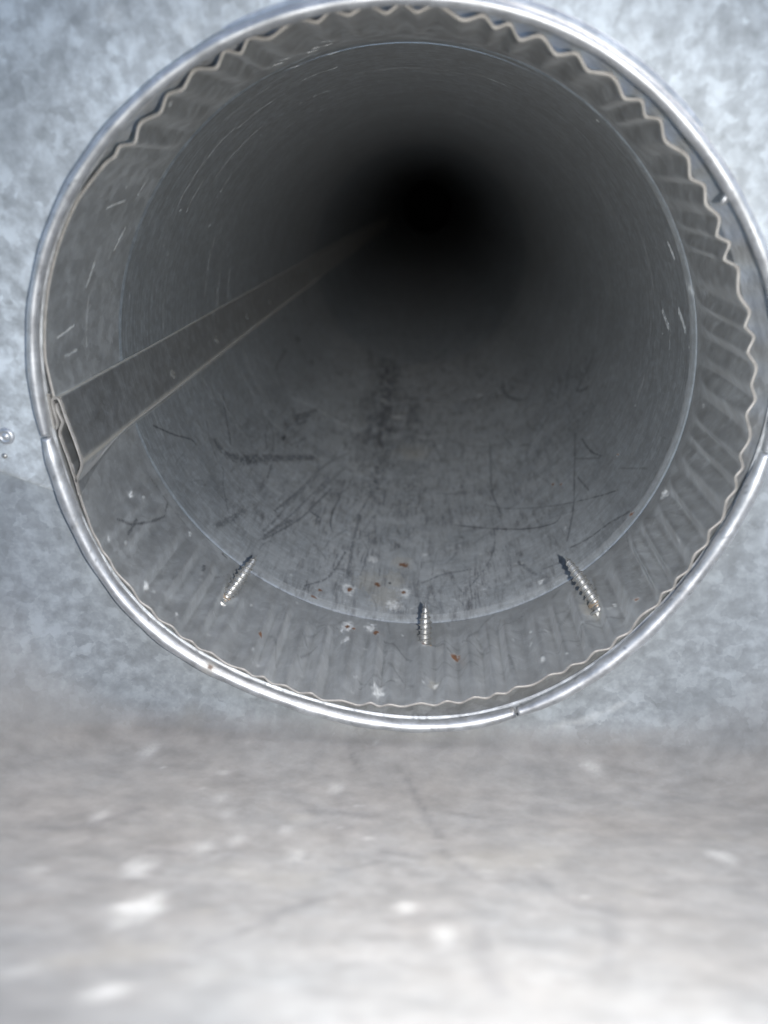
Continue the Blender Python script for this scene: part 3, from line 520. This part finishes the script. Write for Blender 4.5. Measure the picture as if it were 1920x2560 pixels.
# lock seam: the folded strip of the upper sheet and the edge tucked into it
seam = smooth_poly(DATA['seam'], 6)
ys_seam = np.array([0, 0.8, 3, 8, 14, 20, 28, 36, 46, 60, 75, 90, 120, 200, 300, 420, 560, 561.6, 562.0])
def seam_strip(poly, name, th, mat, ys_seam=ys_seam, parent=duct, off=OFF):
    P = smooth_poly(poly, 6)
    V, F = ribbon(P, ys_seam, th)
    V = np.asarray(V)
    # towards the back the seam follows the round wall
    rr = np.hypot(V[:, 0], V[:, 2]); aa = np.arctan2(V[:, 2], V[:, 0])
    back = smoothstep(0, 90, V[:, 1])
    ca = math.atan2(-15.2, -94.74) % (2 * math.pi); au = aa % (2 * math.pi)
    aa = np.where(au > ca, ca + (au - ca) * (1 - 0.72 * smoothstep(0, 46, V[:, 1])), au)      # the hook closes up behind the mouth
    rr = rr * (1 - back) + back * (r_wall(aa, V[:, 1]) + 0.35 + (rr - 101.3) * 0.6)
    V = np.c_[rr * np.cos(aa), V[:, 1], rr * np.sin(aa)]
    at = np.zeros((len(V), 4))
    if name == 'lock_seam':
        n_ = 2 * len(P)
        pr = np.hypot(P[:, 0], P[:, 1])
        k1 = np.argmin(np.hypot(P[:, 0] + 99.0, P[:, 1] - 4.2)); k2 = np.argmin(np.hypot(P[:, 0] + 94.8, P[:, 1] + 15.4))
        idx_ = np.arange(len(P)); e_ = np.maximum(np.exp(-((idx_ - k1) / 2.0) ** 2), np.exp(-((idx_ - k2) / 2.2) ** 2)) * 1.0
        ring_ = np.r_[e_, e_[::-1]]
        at[:, 3] = np.tile(ring_, len(ys_seam))        # tan glints of reflected light painted along the bends
    return mesh_obj(name, V + off, F, mat, parent, attr=at)
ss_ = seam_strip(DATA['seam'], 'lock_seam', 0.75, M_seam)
tag(ss_, 'folded lock seam running into the dark')
tk_ = seam_strip(DATA['male'], 'tucked_edge', 0.7, M_seam)
# pale cut edge of those folds
for nm, poly in (('seam_cut_edge', DATA['seam']), ('tucked_cut_edge', DATA['male'])):
    V, F = ribbon(smooth_poly(poly, 6), np.array([-0.45, -0.03]), 0.8)
    mesh_obj(nm, V + OFF, F, M_edge, ss_ if nm == 'seam_cut_edge' else tk_)

# button punches along the strip
def strip_frame(y):
    """point and axes on the middle of the seam strip"""
    return np.array([-96.0, y, -9.0]), np.array([0.23, 0, -0.97]), np.array([0.973, 0, 0.23])
for k, (x, y, z) in enumerate(DATA['dim']):
    c, t, nrm = strip_frame(y)
    aa_ = math.pi - math.atan2(z, 97.0); aa_ = math.atan2(z, -97.0)
    inner = np.array(DATA['seam'][9:15]); ia = np.unwrap(np.arctan2(inner[:, 1], inner[:, 0]) % (2 * math.pi))
    rs_ = np.interp(aa_ % (2 * math.pi), ia, np.hypot(inner[:, 0], inner[:, 1]))
    rs_ = float(r_wall(np.array([aa_]), np.array([y]))[0]) + 0.35 + (rs_ - 101.3) * 0.6 - 0.5
    c = np.array([rs_ * math.cos(aa_), y, rs_ * math.sin(aa_)])
    n = 10
    ph = np.linspace(0, 2 * math.pi, n, endpoint=False)
    V = []
    for rad, h in ((2.0, -0.2), (1.55, 0.25), (1.0, 0.62), (0.35, 0.2)):
        sq = rad * (1 + 0.12 * np.cos(4 * ph))
        for p_, s_ in zip(ph, sq):
            V.append(c + t * math.cos(p_) * s_ + np.array([0, 1, 0]) * math.sin(p_) * s_ * 1.25 + nrm * h)
    V.append(c + nrm * 0.1)
    F = grid_faces(4, n, wrap=True)
    last = 3 * n
    F = np.vstack([F, [[last + i, last + (i + 1) % n, len(V) - 1, len(V) - 1] for i in range(n)]])
    tris = []
    for f in F: tris += [[f[0], f[1], f[2]]] + ([[f[0], f[2], f[3]]] if f[2] != f[3] else [])
    mesh_obj('button_punch', np.array(V) + OFF, np.array(tris), M_screw, ss_)

# torn, rusty burrs round the three screw holes
SCREWS = [((-63.33, 32.2, -78.04), (-53.8, 42.8, -66.5)),
          ((10.04, 36.9, -100.0), (10.0, 43.0, -84.9)),
          ((69.19, 26.4, -72.9), (59.7, 37.5, -61.3))]
for k, (bp_, tp_) in enumerate(SCREWS):
    bpos = np.array(bp_); nrm = -bpos * [1, 0, 1]; nrm /= np.linalg.norm(nrm)
    t = np.array([nrm[2], 0, -nrm[0]])
    n = 26
    ph = np.linspace(0, 2 * math.pi, n, endpoint=False)
    rj = np.random.default_rng(20 + k)
    V = []
    for rad, h, j in ((3.0, -0.25, .25), (2.5, 0.18, .35), (2.05, 0.75, .4), (1.7, 0.5, .3), (1.5, -0.4, 0)):
        nz = rj.normal(0, 1, n) * j
        for i in range(n):
            rr = rad * (1 + 0.16 * nz[i]); hh = h + 0.45 * abs(nz[i]) * (h > 0)
            V.append(bpos - nrm * 0.6 + t * math.cos(ph[i]) * rr + np.array([0, 1, 0]) * math.sin(ph[i]) * rr + nrm * (hh + 0.35))
    mesh_obj('screw_hole_burr', np.array(V) + OFF, grid_faces(5, n, wrap=True), M_burr, duct)

# ------------------------------------------------------------------ next length of pipe, deeper in
far = empty('far_duct_section', (0, 552, -103))
tag(far, 'next length of galvanised duct deep inside, beyond the joint, almost black', 'duct')
th3 = np.linspace(-math.pi, math.pi, 160, endpoint=False)
y3 = np.array([0, 4, 10, 60, 150, 300, 600, 1200, 3000.0])
r3 = np.array([101.4, 101.6, 101.8, 102, 102, 102, 102, 102, 102])
R3 = np.repeat(r3[:, None], 160, 1)
mesh_obj('pipe_wall', polar(R3, th3[None, :], y3[:, None]) + [0, 0, 103], grid_faces(len(y3), 160, wrap=True, flip=True), M_far, far)
M_end = plain('shade-painted bend', (0.03, 0.032, 0.034), 0.9)  # near-black colour puts deep shade into the end wall and mutes the flash
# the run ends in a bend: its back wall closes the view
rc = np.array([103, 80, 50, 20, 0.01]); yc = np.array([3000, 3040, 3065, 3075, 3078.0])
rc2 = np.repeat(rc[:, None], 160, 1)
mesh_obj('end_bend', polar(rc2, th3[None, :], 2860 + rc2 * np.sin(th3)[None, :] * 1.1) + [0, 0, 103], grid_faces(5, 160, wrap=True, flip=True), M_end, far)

seam_strip(DATA['seam'], 'lock_seam', 0.75, M_seam, np.array([563.0, 563.5, 565, 800, 1200, 1800, 2800]), far, np.array([0, -552.0, 103]))

# ------------------------------------------------------------------ collar with its rolled rim
collar = empty('duct_collar', (0, 0, -106))
tag(collar, 'bright galvanised collar with rolled rim round the duct mouth', 'collar')
OC = np.array([0, 0, 106.0])
Y_RIM = -5.0
tc_ = np.linspace(-math.pi, math.pi, 720, endpoint=False)
bprof = [(Y_RIM + 0.4, 0.25), (-2.5, 0.3), (0, 0.7), (4, 1.6), (10, 1.9), (22, 2.0), (30, 2.0), (30, 2.7), (14, 2.6), (4, 2.3)]
Rbnd = np.array([r_band(tc_) + p[1] for p in bprof])
ybd = np.array([p[0] for p in bprof])
Wbd = np.zeros((len(bprof), 720, 4))
rr_ = np.random.default_rng(3)
for a in rr_.uniform(-150, -60, 40):
    j = int((math.radians(a) + math.pi) / (2 * math.pi) * 720) % 720
    Wbd[rr_.integers(0, 3), j, 0] = 0.6
mesh_obj('band', polar(Rbnd, tc_[None, :], ybd[:, None]) + OC, grid_faces(len(bprof), 720, wrap=True, flip=True), M_band, collar, attr=Wbd.reshape(-1, 4))

def rim_segment(a0, a1, dr, dy, minor, seed):
    n = max(40, int((a1 - a0) * 2.2))
    ang = np.radians(np.linspace(a0, a1, n))
    m_ = 20
    ph = np.linspace(0, 2 * math.pi, m_, endpoint=False)
    r0 = r_rim_outer(ang) + dr
    s = np.minimum(np.arange(n), np.arange(n)[::-1]) / 2.0
    taper = 0.72 + 0.28 * smoothstep(0, 5, s)
    wob = 0.05 * np.sin(ang * 37 + seed) + 0.06 * np.sin(ang * 11 + seed * 2)
    mr = minor[0] * taper * (1 + wob); ma = minor[1] * taper * (1 + wob)
    V = []
    W = np.zeros((n, m_, 4))
    for i in range(n):
        rc_ = r0[i] - minor[0]
        rad = rc_ + mr[i] * np.cos(ph); yy = Y_RIM + dy - ma[i] * np.sin(ph)
        V.append(np.c_[rad * math.cos(ang[i]), yy, rad * math.sin(ang[i])])
        d = abs((math.degrees(ang[i]) + 125.9 + 180) % 360 - 180)
        if d < 1.6:
            W[i, 3:11, 3] = 0.6 * (1 - smoothstep(0.5, 1.6, d)); 
            if d < 0.35: W[i, 7:9, 2] = 0.7
        d = abs((math.degrees(ang[i]) + 68.0 + 180) % 360 - 180)
        if d < 0.8: W[i, :, 0] = 0.25; W[i, 8:12, 3] = 0.6
    rw = np.random.default_rng(seed)
    for q in range(int(n * 0.5)):
        W[rw.integers(0, n), rw.integers(0, m_), rw.choice((0, 3))] = rw.uniform(0.2, 0.6)
    V = np.vstack(V)
    F = grid_faces(n, m_, wrap=True, flip=True)
    cap0 = len(V); V = np.vstack([V, V[:m_].mean(0), V[-m_ - 0:].mean(0) if False else V[(n - 1) * m_:n * m_].mean(0)])
    tri = [[i, (i + 1) % m_, cap0, cap0] for i in range(m_)] + [[(n - 1) * m_ + (i + 1) % m_, (n - 1) * m_ + i, cap0 + 1, cap0 + 1] for i in range(m_)]
    T = np.vstack([F[:, [0, 1, 2]], F[:, [0, 2, 3]], np.array(tri)[:, :3]])
    at = np.vstack([W.reshape(-1, 4), np.zeros((2, 4))])
    return mesh_obj('rim_segment', V + OC, T, M_rim, collar, attr=at)
rim_segment(-176.4, -67.9, 0.0, 0.0, (2.1, 2.4), 1)
rim_segment(-67.3, -4.2, 0.15, -0.2, (2.1, 2.4), 2)
rim_segment(-3.7, 183.2, -0.1, 0.1, (1.65, 2.1), 3)
# flange of the collar lying on the panels
tf = np.linspace(-math.pi, math.pi, 360, endpoint=False)
fr = r_rim_outer(tf)
fprof = [(-2.0, 0.2), (0.6, -0.1), (2.2, -0.2), (2.5, 0.0), (2.5, 0.6)]
Vf = np.vstack([polar((fr + p[0])[None, :], tf[None, :], np.full((1, 360), 0.3 + p[1])) for p in fprof])
mesh_obj('flange', Vf + OC, grid_faces(5, 360, wrap=True, flip=True), M_band, collar, attr=np.zeros((len(Vf), 4)))
# a shiny blob of metal left in the gap on the right
ph = np.linspace(0, 2 * math.pi, 14, endpoint=False)
V = []
for k, e in enumerate(np.linspace(-1.4, 1.4, 7)):
    for p_ in ph:
        w = math.cos(e) * (1 + 0.18 * math.sin(3 * p_ + k))
        V.append((math.cos(p_) * w * 1.0, math.sin(p_) * w * 1.3, math.sin(e) * 2.3))
V = np.array(V); c_, s_ = math.cos(-0.55), math.sin(-0.55)
V = np.c_[V[:, 0] * c_ + V[:, 2] * s_ * -1, V[:, 1], V[:, 0] * s_ + V[:, 2] * c_] + np.array([82.9, -1.0, 58.6])
mesh_obj('metal_blob', V + OC, grid_faces(7, 14, wrap=True), M_rim, collar, attr=np.zeros((len(V), 4)))

# ------------------------------------------------------------------ sheet-metal panels round the collar
def panel_mark(W, X, S, marks):
    for kind, pts, w, s in marks:
        P = np.array(pts, float)
        if len(P) == 1: P = np.vstack([P, P + 1e-3])
        Q = []
        for a, b_ in zip(P[:-1], P[1:]):
            n = max(2, int(np.linalg.norm(b_ - a) / 1.0))
            Q += [a + (b_ - a) * t for t in np.linspace(0, 1, n)]
        Q = np.array(Q)
        d = np.hypot(X - Q[0, 0], (S - Q[0, 1]) / 1.9) if kind == 'e' else min_dist(X, S, Q)
        d = d + (value_noise(X * 0.3, S * 0.2, 21) - 0.5) * w * 0.6
        f = (1 - smoothstep(0.0, w * 1.05, d)) * s * (0.5 if kind == 'd' else 0.5)
        ch = {'d': 0, 'l': 1, 'e': 1, 'r': 2, 't': 3}[kind]
        W[..., ch] = np.maximum(W[..., ch], f)

def with_hole(X, Z, Vxyz, ncol, F):
    """cut the collar opening out of a panel grid and round its edge"""
    r = np.hypot(Vxyz[:, 0], Vxyz[:, 2])
    ang = np.arctan2(Vxyz[:, 2], Vxyz[:, 0])
    HOLE = r_rim_outer(ang) - 0.9
    ctr = (r - HOLE)[F].mean(1)
    zone = Vxyz[:, 1] > -5
    F = F[(ctr > 0) | ~zone[F].any(1)]
    inside = (r < HOLE) & zone
    k = np.where(inside, HOLE / np.maximum(r, 1e-6), 1.0)
    V = Vxyz.copy(); V[:, 0] *= k; V[:, 2] *= k
    used = np.zeros(len(V), bool); used[F.ravel()] = True
    re = np.cumsum(used) - 1
    return V[used], re[F], used

# upper panel: flat back sheet ending in a lapped edge at about the height of the duct's axis
def upper_edge(x):
    return np.interp(x, [-260, -140, -121, -108, -60, 0, 60, 104, 120, 260], [40, -9, -17.5, -23, -40, -46, -38, -14, -4, 45])
xs = np.linspace(-230, 230, 231)
ts = np.linspace(0, 1, 90)
Xg, Tg = np.meshgrid(xs, ts)
Zg = upper_edge(Xg) + Tg * (118 - upper_edge(Xg))
Yg = 0.9 - 0.00022 * Xg ** 2 + 0.5 * np.sin(Xg / 37) * np.sin(Zg / 45)
Yg = np.where(Tg < 0.012, Yg + 0.0, Yg)
Wp = np.zeros(Xg.shape + (4,))
rm = random.Random(9)
marks = [('l', [(rm.uniform(-130, 130), rm.uniform(-20, 125))], rm.uniform(1.2, 3.4), rm.uniform(.25, .7)) for _ in range(70)]
marks += [('d', [(rm.uniform(-130, 130), rm.uniform(-20, 125))], rm.uniform(1.5, 3.5), rm.uniform(.12, .3)) for _ in range(50)]
panel_mark(Wp, Xg, Zg, marks)
Vp = np.stack([Xg, Yg, Zg], -1).reshape(-1, 3)
Vp, Fp, used = with_hole(Xg, Zg, Vp, len(xs), grid_faces(len(ts), len(xs), flip=False))
upper = empty('back_panel', (0, 0, 0))
tag(upper, 'spangled bluish galvanised back panel behind the top and sides of the collar', 'metal panel')
us = mesh_obj('sheet', Vp, Fp, M_panel, upper, attr=Wp.reshape(-1, 4)[used])
md = us.modifiers.new('thickness', 'SOLIDIFY'); md.thickness = 0.0007; md.offset = -1.0

# rivet at the lapped edge
n = 24
ph = np.linspace(0, 2 * math.pi, n, endpoint=False)
rprof = [(2.6, 0.1), (2.5, -0.35), (2.0, -0.75), (1.5, -0.8), (1.25, -0.45), (1.1, -0.4), (0.9, -0.75), (0.5, -1.0), (0.05, -1.05)]
V = np.vstack([np.c_[r * np.cos(ph), np.full(n, h), r * np.sin(ph)] for r, h in rprof])
mesh_obj('rivet', V + np.array([-115.6, -2.1, -7.0]), grid_faces(len(rprof), n, wrap=True), M_rim, upper, attr=np.zeros((len(V), 4)))
V = np.vstack([np.c_[r * np.cos(ph), np.full(n, h), r * np.sin(ph)] for r, h in [(0.9, 0.1), (0.7, -0.3), (0.35, -0.5), (0.03, -0.55)]])
mesh_obj('solder_dot', V + np.array([-117.2, -2.2, -13.2]), grid_faces(4, n, wrap=True), M_screw, upper)

# lower panel: falls behind the collar, turns under it and rises towards the viewer
PROF = np.array([[1.2, -2], [1.2, -25], [1.1, -45], [1.0, -65], [0.9, -82], [0.7, -95], [0, -104], [-3, -109.8], [-10, -112.3], [-30, -109], [-70, -92], [-95, -77.5], [-118, -62], [-138, -47], [-156, -31], [-180, -6]])
pp = smooth_poly(PROF, 14)
ds = np.r_[0, np.cumsum(np.linalg.norm(np.diff(pp, axis=0), axis=1))]
S = np.arange(0, ds[-1], 1.5)
py = np.interp(S, ds, pp[:, 0]); pz = np.interp(S, ds, pp[:, 1])
xs = np.linspace(-220, 220, 295)
Xg, Sg = np.meshgrid(xs, S)
side = smoothstep(82, 150, np.abs(Xg))
PS = np.array([[1.2, -2], [1.0, -14], [0.3, -28], [-1.5, -42], [-5, -55], [-11, -67], [-19, -77], [-29, -84.5], [-40, -88.5], [-56, -89.5], [-76, -86], [-98, -78], [-119, -66.5], [-138, -53], [-156, -36], [-180, -8]])
ps = smooth_poly(PS, 14)
k_ = np.interp(Sg, ds, np.arange(len(pp)))
bow = 0.00035 * Xg ** 2                                         # slightly trough-shaped
bend = smoothstep(40, 150, Sg)
Yg = (np.interp(k_, np.arange(len(pp)), pp[:, 0]) * (1 - side) + np.interp(k_, np.arange(len(ps)), ps[:, 0]) * side) + 0.9 - 0.00022 * Xg ** 2 * (1 - bend) + 0.4 * np.sin(Xg / 29 + 1) * np.sin(Sg / 33)
Zg = (np.interp(k_, np.arange(len(pp)), pp[:, 1]) * (1 - side) + np.interp(k_, np.arange(len(ps)), ps[:, 1]) * side) + bow * bend + 0.5 * np.sin(Xg / 41) * np.sin(Sg / 27) * bend
Wl = np.zeros(Xg.shape + (4,))
marks = [('e', [(-44.9, 229.2)], 7.98, 0.95), ('e', [(-53.2, 203.3)], 5.34, 0.7), ('e', [(-43.5, 187.4)], 4.1, 0.55), ('e', [(-31.7, 275.0)], 4.12, 1), ('e', [(-79.9, 124.4)], 3.54, 0.6), ('e', [(-75.4, 171.5)], 3.53, 0.5), ('e', [(-48.1, 154.5)], 3.81, 0.4), ('e', [(-43.6, 164.8)], 3.27, 0.3), ('e', [(-37.3, 180.3)], 3.01, 0.4), ('e', [(-16.2, 139.2)], 4.02, 0.4), ('e', [(-25.8, 171.5)], 3.17, 0.35), ('e', [(-20.4, 187.4)], 3.18, 0.4), ('e', [(-73.2, 211.2)], 3.09, 0.35), ('e', [(-47.7, 268.6)], 3.35, 0.5), ('e', [(6.1, 221.3)], 3.53, 0.55), ('e', [(13.9, 236.9)], 4.0, 0.5), ('e', [(81.6, 182.8)], 4.89, 0.6), ('e', [(64.8, 123.0)], 4.22, 0.4), ('l', [(53.5, 105.5), (62.7, 103.1), (69.4, 100.4), (75.8, 96.0)], 1.71, 0.6), ('d', [(5.1, 130.7), (9.5, 147.9), (14.4, 171.5)], 2.28, 0.5), ('d', [(14.8, 180.3), (21.9, 199.5)], 2.41, 0.5), ('d', [(0.5, 182.8), (9.0, 185.2)], 2.83, 0.4), ('d', [(20.8, 233.1), (19.3, 251.4), (20.3, 267.0)], 2.95, 0.45), ('d', [(34.9, 197.6), (40.7, 219.3)], 2.67, 0.4), ('d', [(47.9, 215.2), (38.6, 253.2)], 2.47, 0.35), ('d', [(18.7, 154.5), (35.0, 158.0)], 1.94, 0.3), ('d', [(60.3, 168.2), (74.7, 168.2)], 3.61, 0.25), ('d', [(-87.0, 182.8), (-77.5, 180.3), (-67.3, 164.8)], 3.3, 0.45), ('d', [(-54.6, 191.7), (-47.1, 191.7)], 2.75, 0.5), ('d', [(-24.1, 158.0), (-4.6, 158.0)], 3.89, 0.5), ('d', [(-25.7, 247.9), (-20.0, 236.9), (-16.0, 225.3), (-10.1, 217.3)], 2.57, 0.5), ('d', [(-8.3, 197.6), (-0.3, 189.6)], 2.43, 0.45), ('d', [(-15.4, 114.7), (-9.7, 127.3)], 1.06, 0.4), ('t', [(-38.2, 249.6), (-39.1, 260.2)], 5.45, 0.4), ('t', [(-30.9, 229.2)], 2.64, 0.7), ('t', [(-43.1, 261.9), (-32.3, 251.4)], 7.92, 0.5), ('t', [(17.3, 187.4), (40.1, 182.8)], 11.18, 0.35), ('t', [(-32.5, 203.3), (-16.5, 205.2)], 9.16, 0.35), ('t', [(42.5, 168.2), (49.0, 164.8)], 3.68, 0.3), ('t', [(54.8, 207.2)], 3.89, 0.3)]
rm = random.Random(12)
for _ in range(28):
    marks.append((rm.choice('ll'), [(rm.uniform(-120, 120), rm.uniform(20, 260))], rm.uniform(1.2, 3), rm.uniform(.2, .6)))
for _ in range(45):
    x, s = rm.uniform(-110, 110), rm.uniform(95, 270); a = rm.gauss(0.3, 0.5); L = rm.uniform(5, 22)
    marks.append(('d', [(x, s), (x + L * math.cos(a), s + L * math.sin(a))], rm.uniform(1.5, 4), rm.uniform(.1, .28)))
for _ in range(12):
    marks.append(('t', [(rm.uniform(-100, 100), rm.uniform(60, 270))], rm.uniform(2, 9), rm.uniform(.15, .4)))
panel_mark(Wl, Xg, Sg, marks)
Vl = np.stack([Xg, Yg, Zg], -1).reshape(-1, 3)
Vl, Fl, used = with_hole(Xg, Zg, Vl, len(xs), grid_faces(len(S), len(xs), flip=True))
lower = empty('curved_panel', (0, -60, -118))
tag(lower, 'scratched galvanised panel curving from under the collar up towards the viewer', 'metal panel')
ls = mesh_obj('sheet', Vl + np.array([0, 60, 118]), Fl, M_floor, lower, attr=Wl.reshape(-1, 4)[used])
md = ls.modifiers.new('thickness', 'SOLIDIFY'); md.thickness = 0.0007; md.offset = -1.0

# a bright raised dent that catches the light, low on the left
V = np.vstack([np.c_[r * np.cos(ph), r * 1.3 * np.sin(ph), np.full(n, h)] for r, h in [(3.4, -0.6), (2.8, 0.1), (1.9, 0.7), (0.9, 1.05), (0.05, 1.1)]])
mesh_obj('raised_dent', V + np.array([-125.7, -7.6, -108.5]) + np.array([0, 60, 118]), grid_faces(5, n, wrap=True, flip=True), M_rim, lower, attr=np.zeros((len(V), 4)))

# ------------------------------------------------------------------ three screws through the bottom of the duct
def make_screw(base, tip, label):
    base = np.array(base); tip = np.array(tip)
    ax = tip - base; L = np.linalg.norm(ax); ax /= L
    a = np.cross(ax, [0, 1, 0]); a /= np.linalg.norm(a); b_ = np.cross(ax, a)
    root = empty('sheet_metal_screw', base)
    tag(root, label, 'screw', 'screws poking up through the bottom of the duct')
    core = lambda s: np.interp(s, [-6, L * 0.55, L - 2.2, L], [1.95, 1.9, 1.05, 0.08])
    ss = np.concatenate([np.linspace(-6, L * 0.55, 8), np.linspace(L * 0.55, L, 14)[1:]])
    n = 20
    ph = np.linspace(0, 2 * math.pi, n, endpoint=False)
    V = np.vstack([ax * s + (a[None] * np.cos(ph)[:, None] + b_[None] * np.sin(ph)[:, None]) * core(s) for s in ss])
    mesh_obj('shank', V, grid_faces(len(ss), n, wrap=True), M_screw, root)
    # helical thread, triangular in section, shrinking towards the point
    pitch = 2.0
    turns = (L - 1.2 + 5) / pitch
    k = int(turns * 22)
    V = []
    for i in range(k):
        s = -5 + (L - 1.2 + 5) * i / (k - 1); p_ = 2 * math.pi * s / pitch
        e = a * math.cos(p_) + b_ * math.sin(p_)
        c0 = core(s); h = np.interp(s, [L * 0.5, L - 1.2], [0.85, 0.2])
        for ds_, rr in ((-0.5, c0 - 0.1), (-0.07, c0 + h), (0.07, c0 + h), (0.5, c0 - 0.1)):
            V.append(ax * (s + ds_) + e * rr)
    mesh_obj('thread', np.array(V), grid_faces(k, 4, wrap=True), M_screw, root, smooth=False)
    # hexagon washer head, on the outside of the duct
    hx = []
    for s, r, nn in ((-3.2, 4.6, 24), (-4.0, 4.6, 24), (-4.1, 3.4, 6), (-7.6, 3.3, 6), (-7.8, 2.6, 6)):
        for p_ in np.linspace(0, 2 * math.pi, 24, endpoint=False):
            q = r if nn == 24 else r * math.cos(math.pi / 6) / math.cos((p_ % (math.pi / 3)) - math.pi / 6)
            hx.append(ax * s + (a * math.cos(p_) + b_ * math.sin(p_)) * q)
    mesh_obj('hex_head', np.array(hx), grid_faces(5, 24, wrap=True), M_screw, root, smooth=False)
    return root
make_screw(*SCREWS[0], 'zinc screw point leaning right, leftmost of the three, nearest the lock seam')
make_screw(*SCREWS[1], 'zinc screw point standing upright, middle one at the bottom of the duct')
make_screw(*SCREWS[2], 'zinc screw point leaning left with tan rusty burr, rightmost of the three')
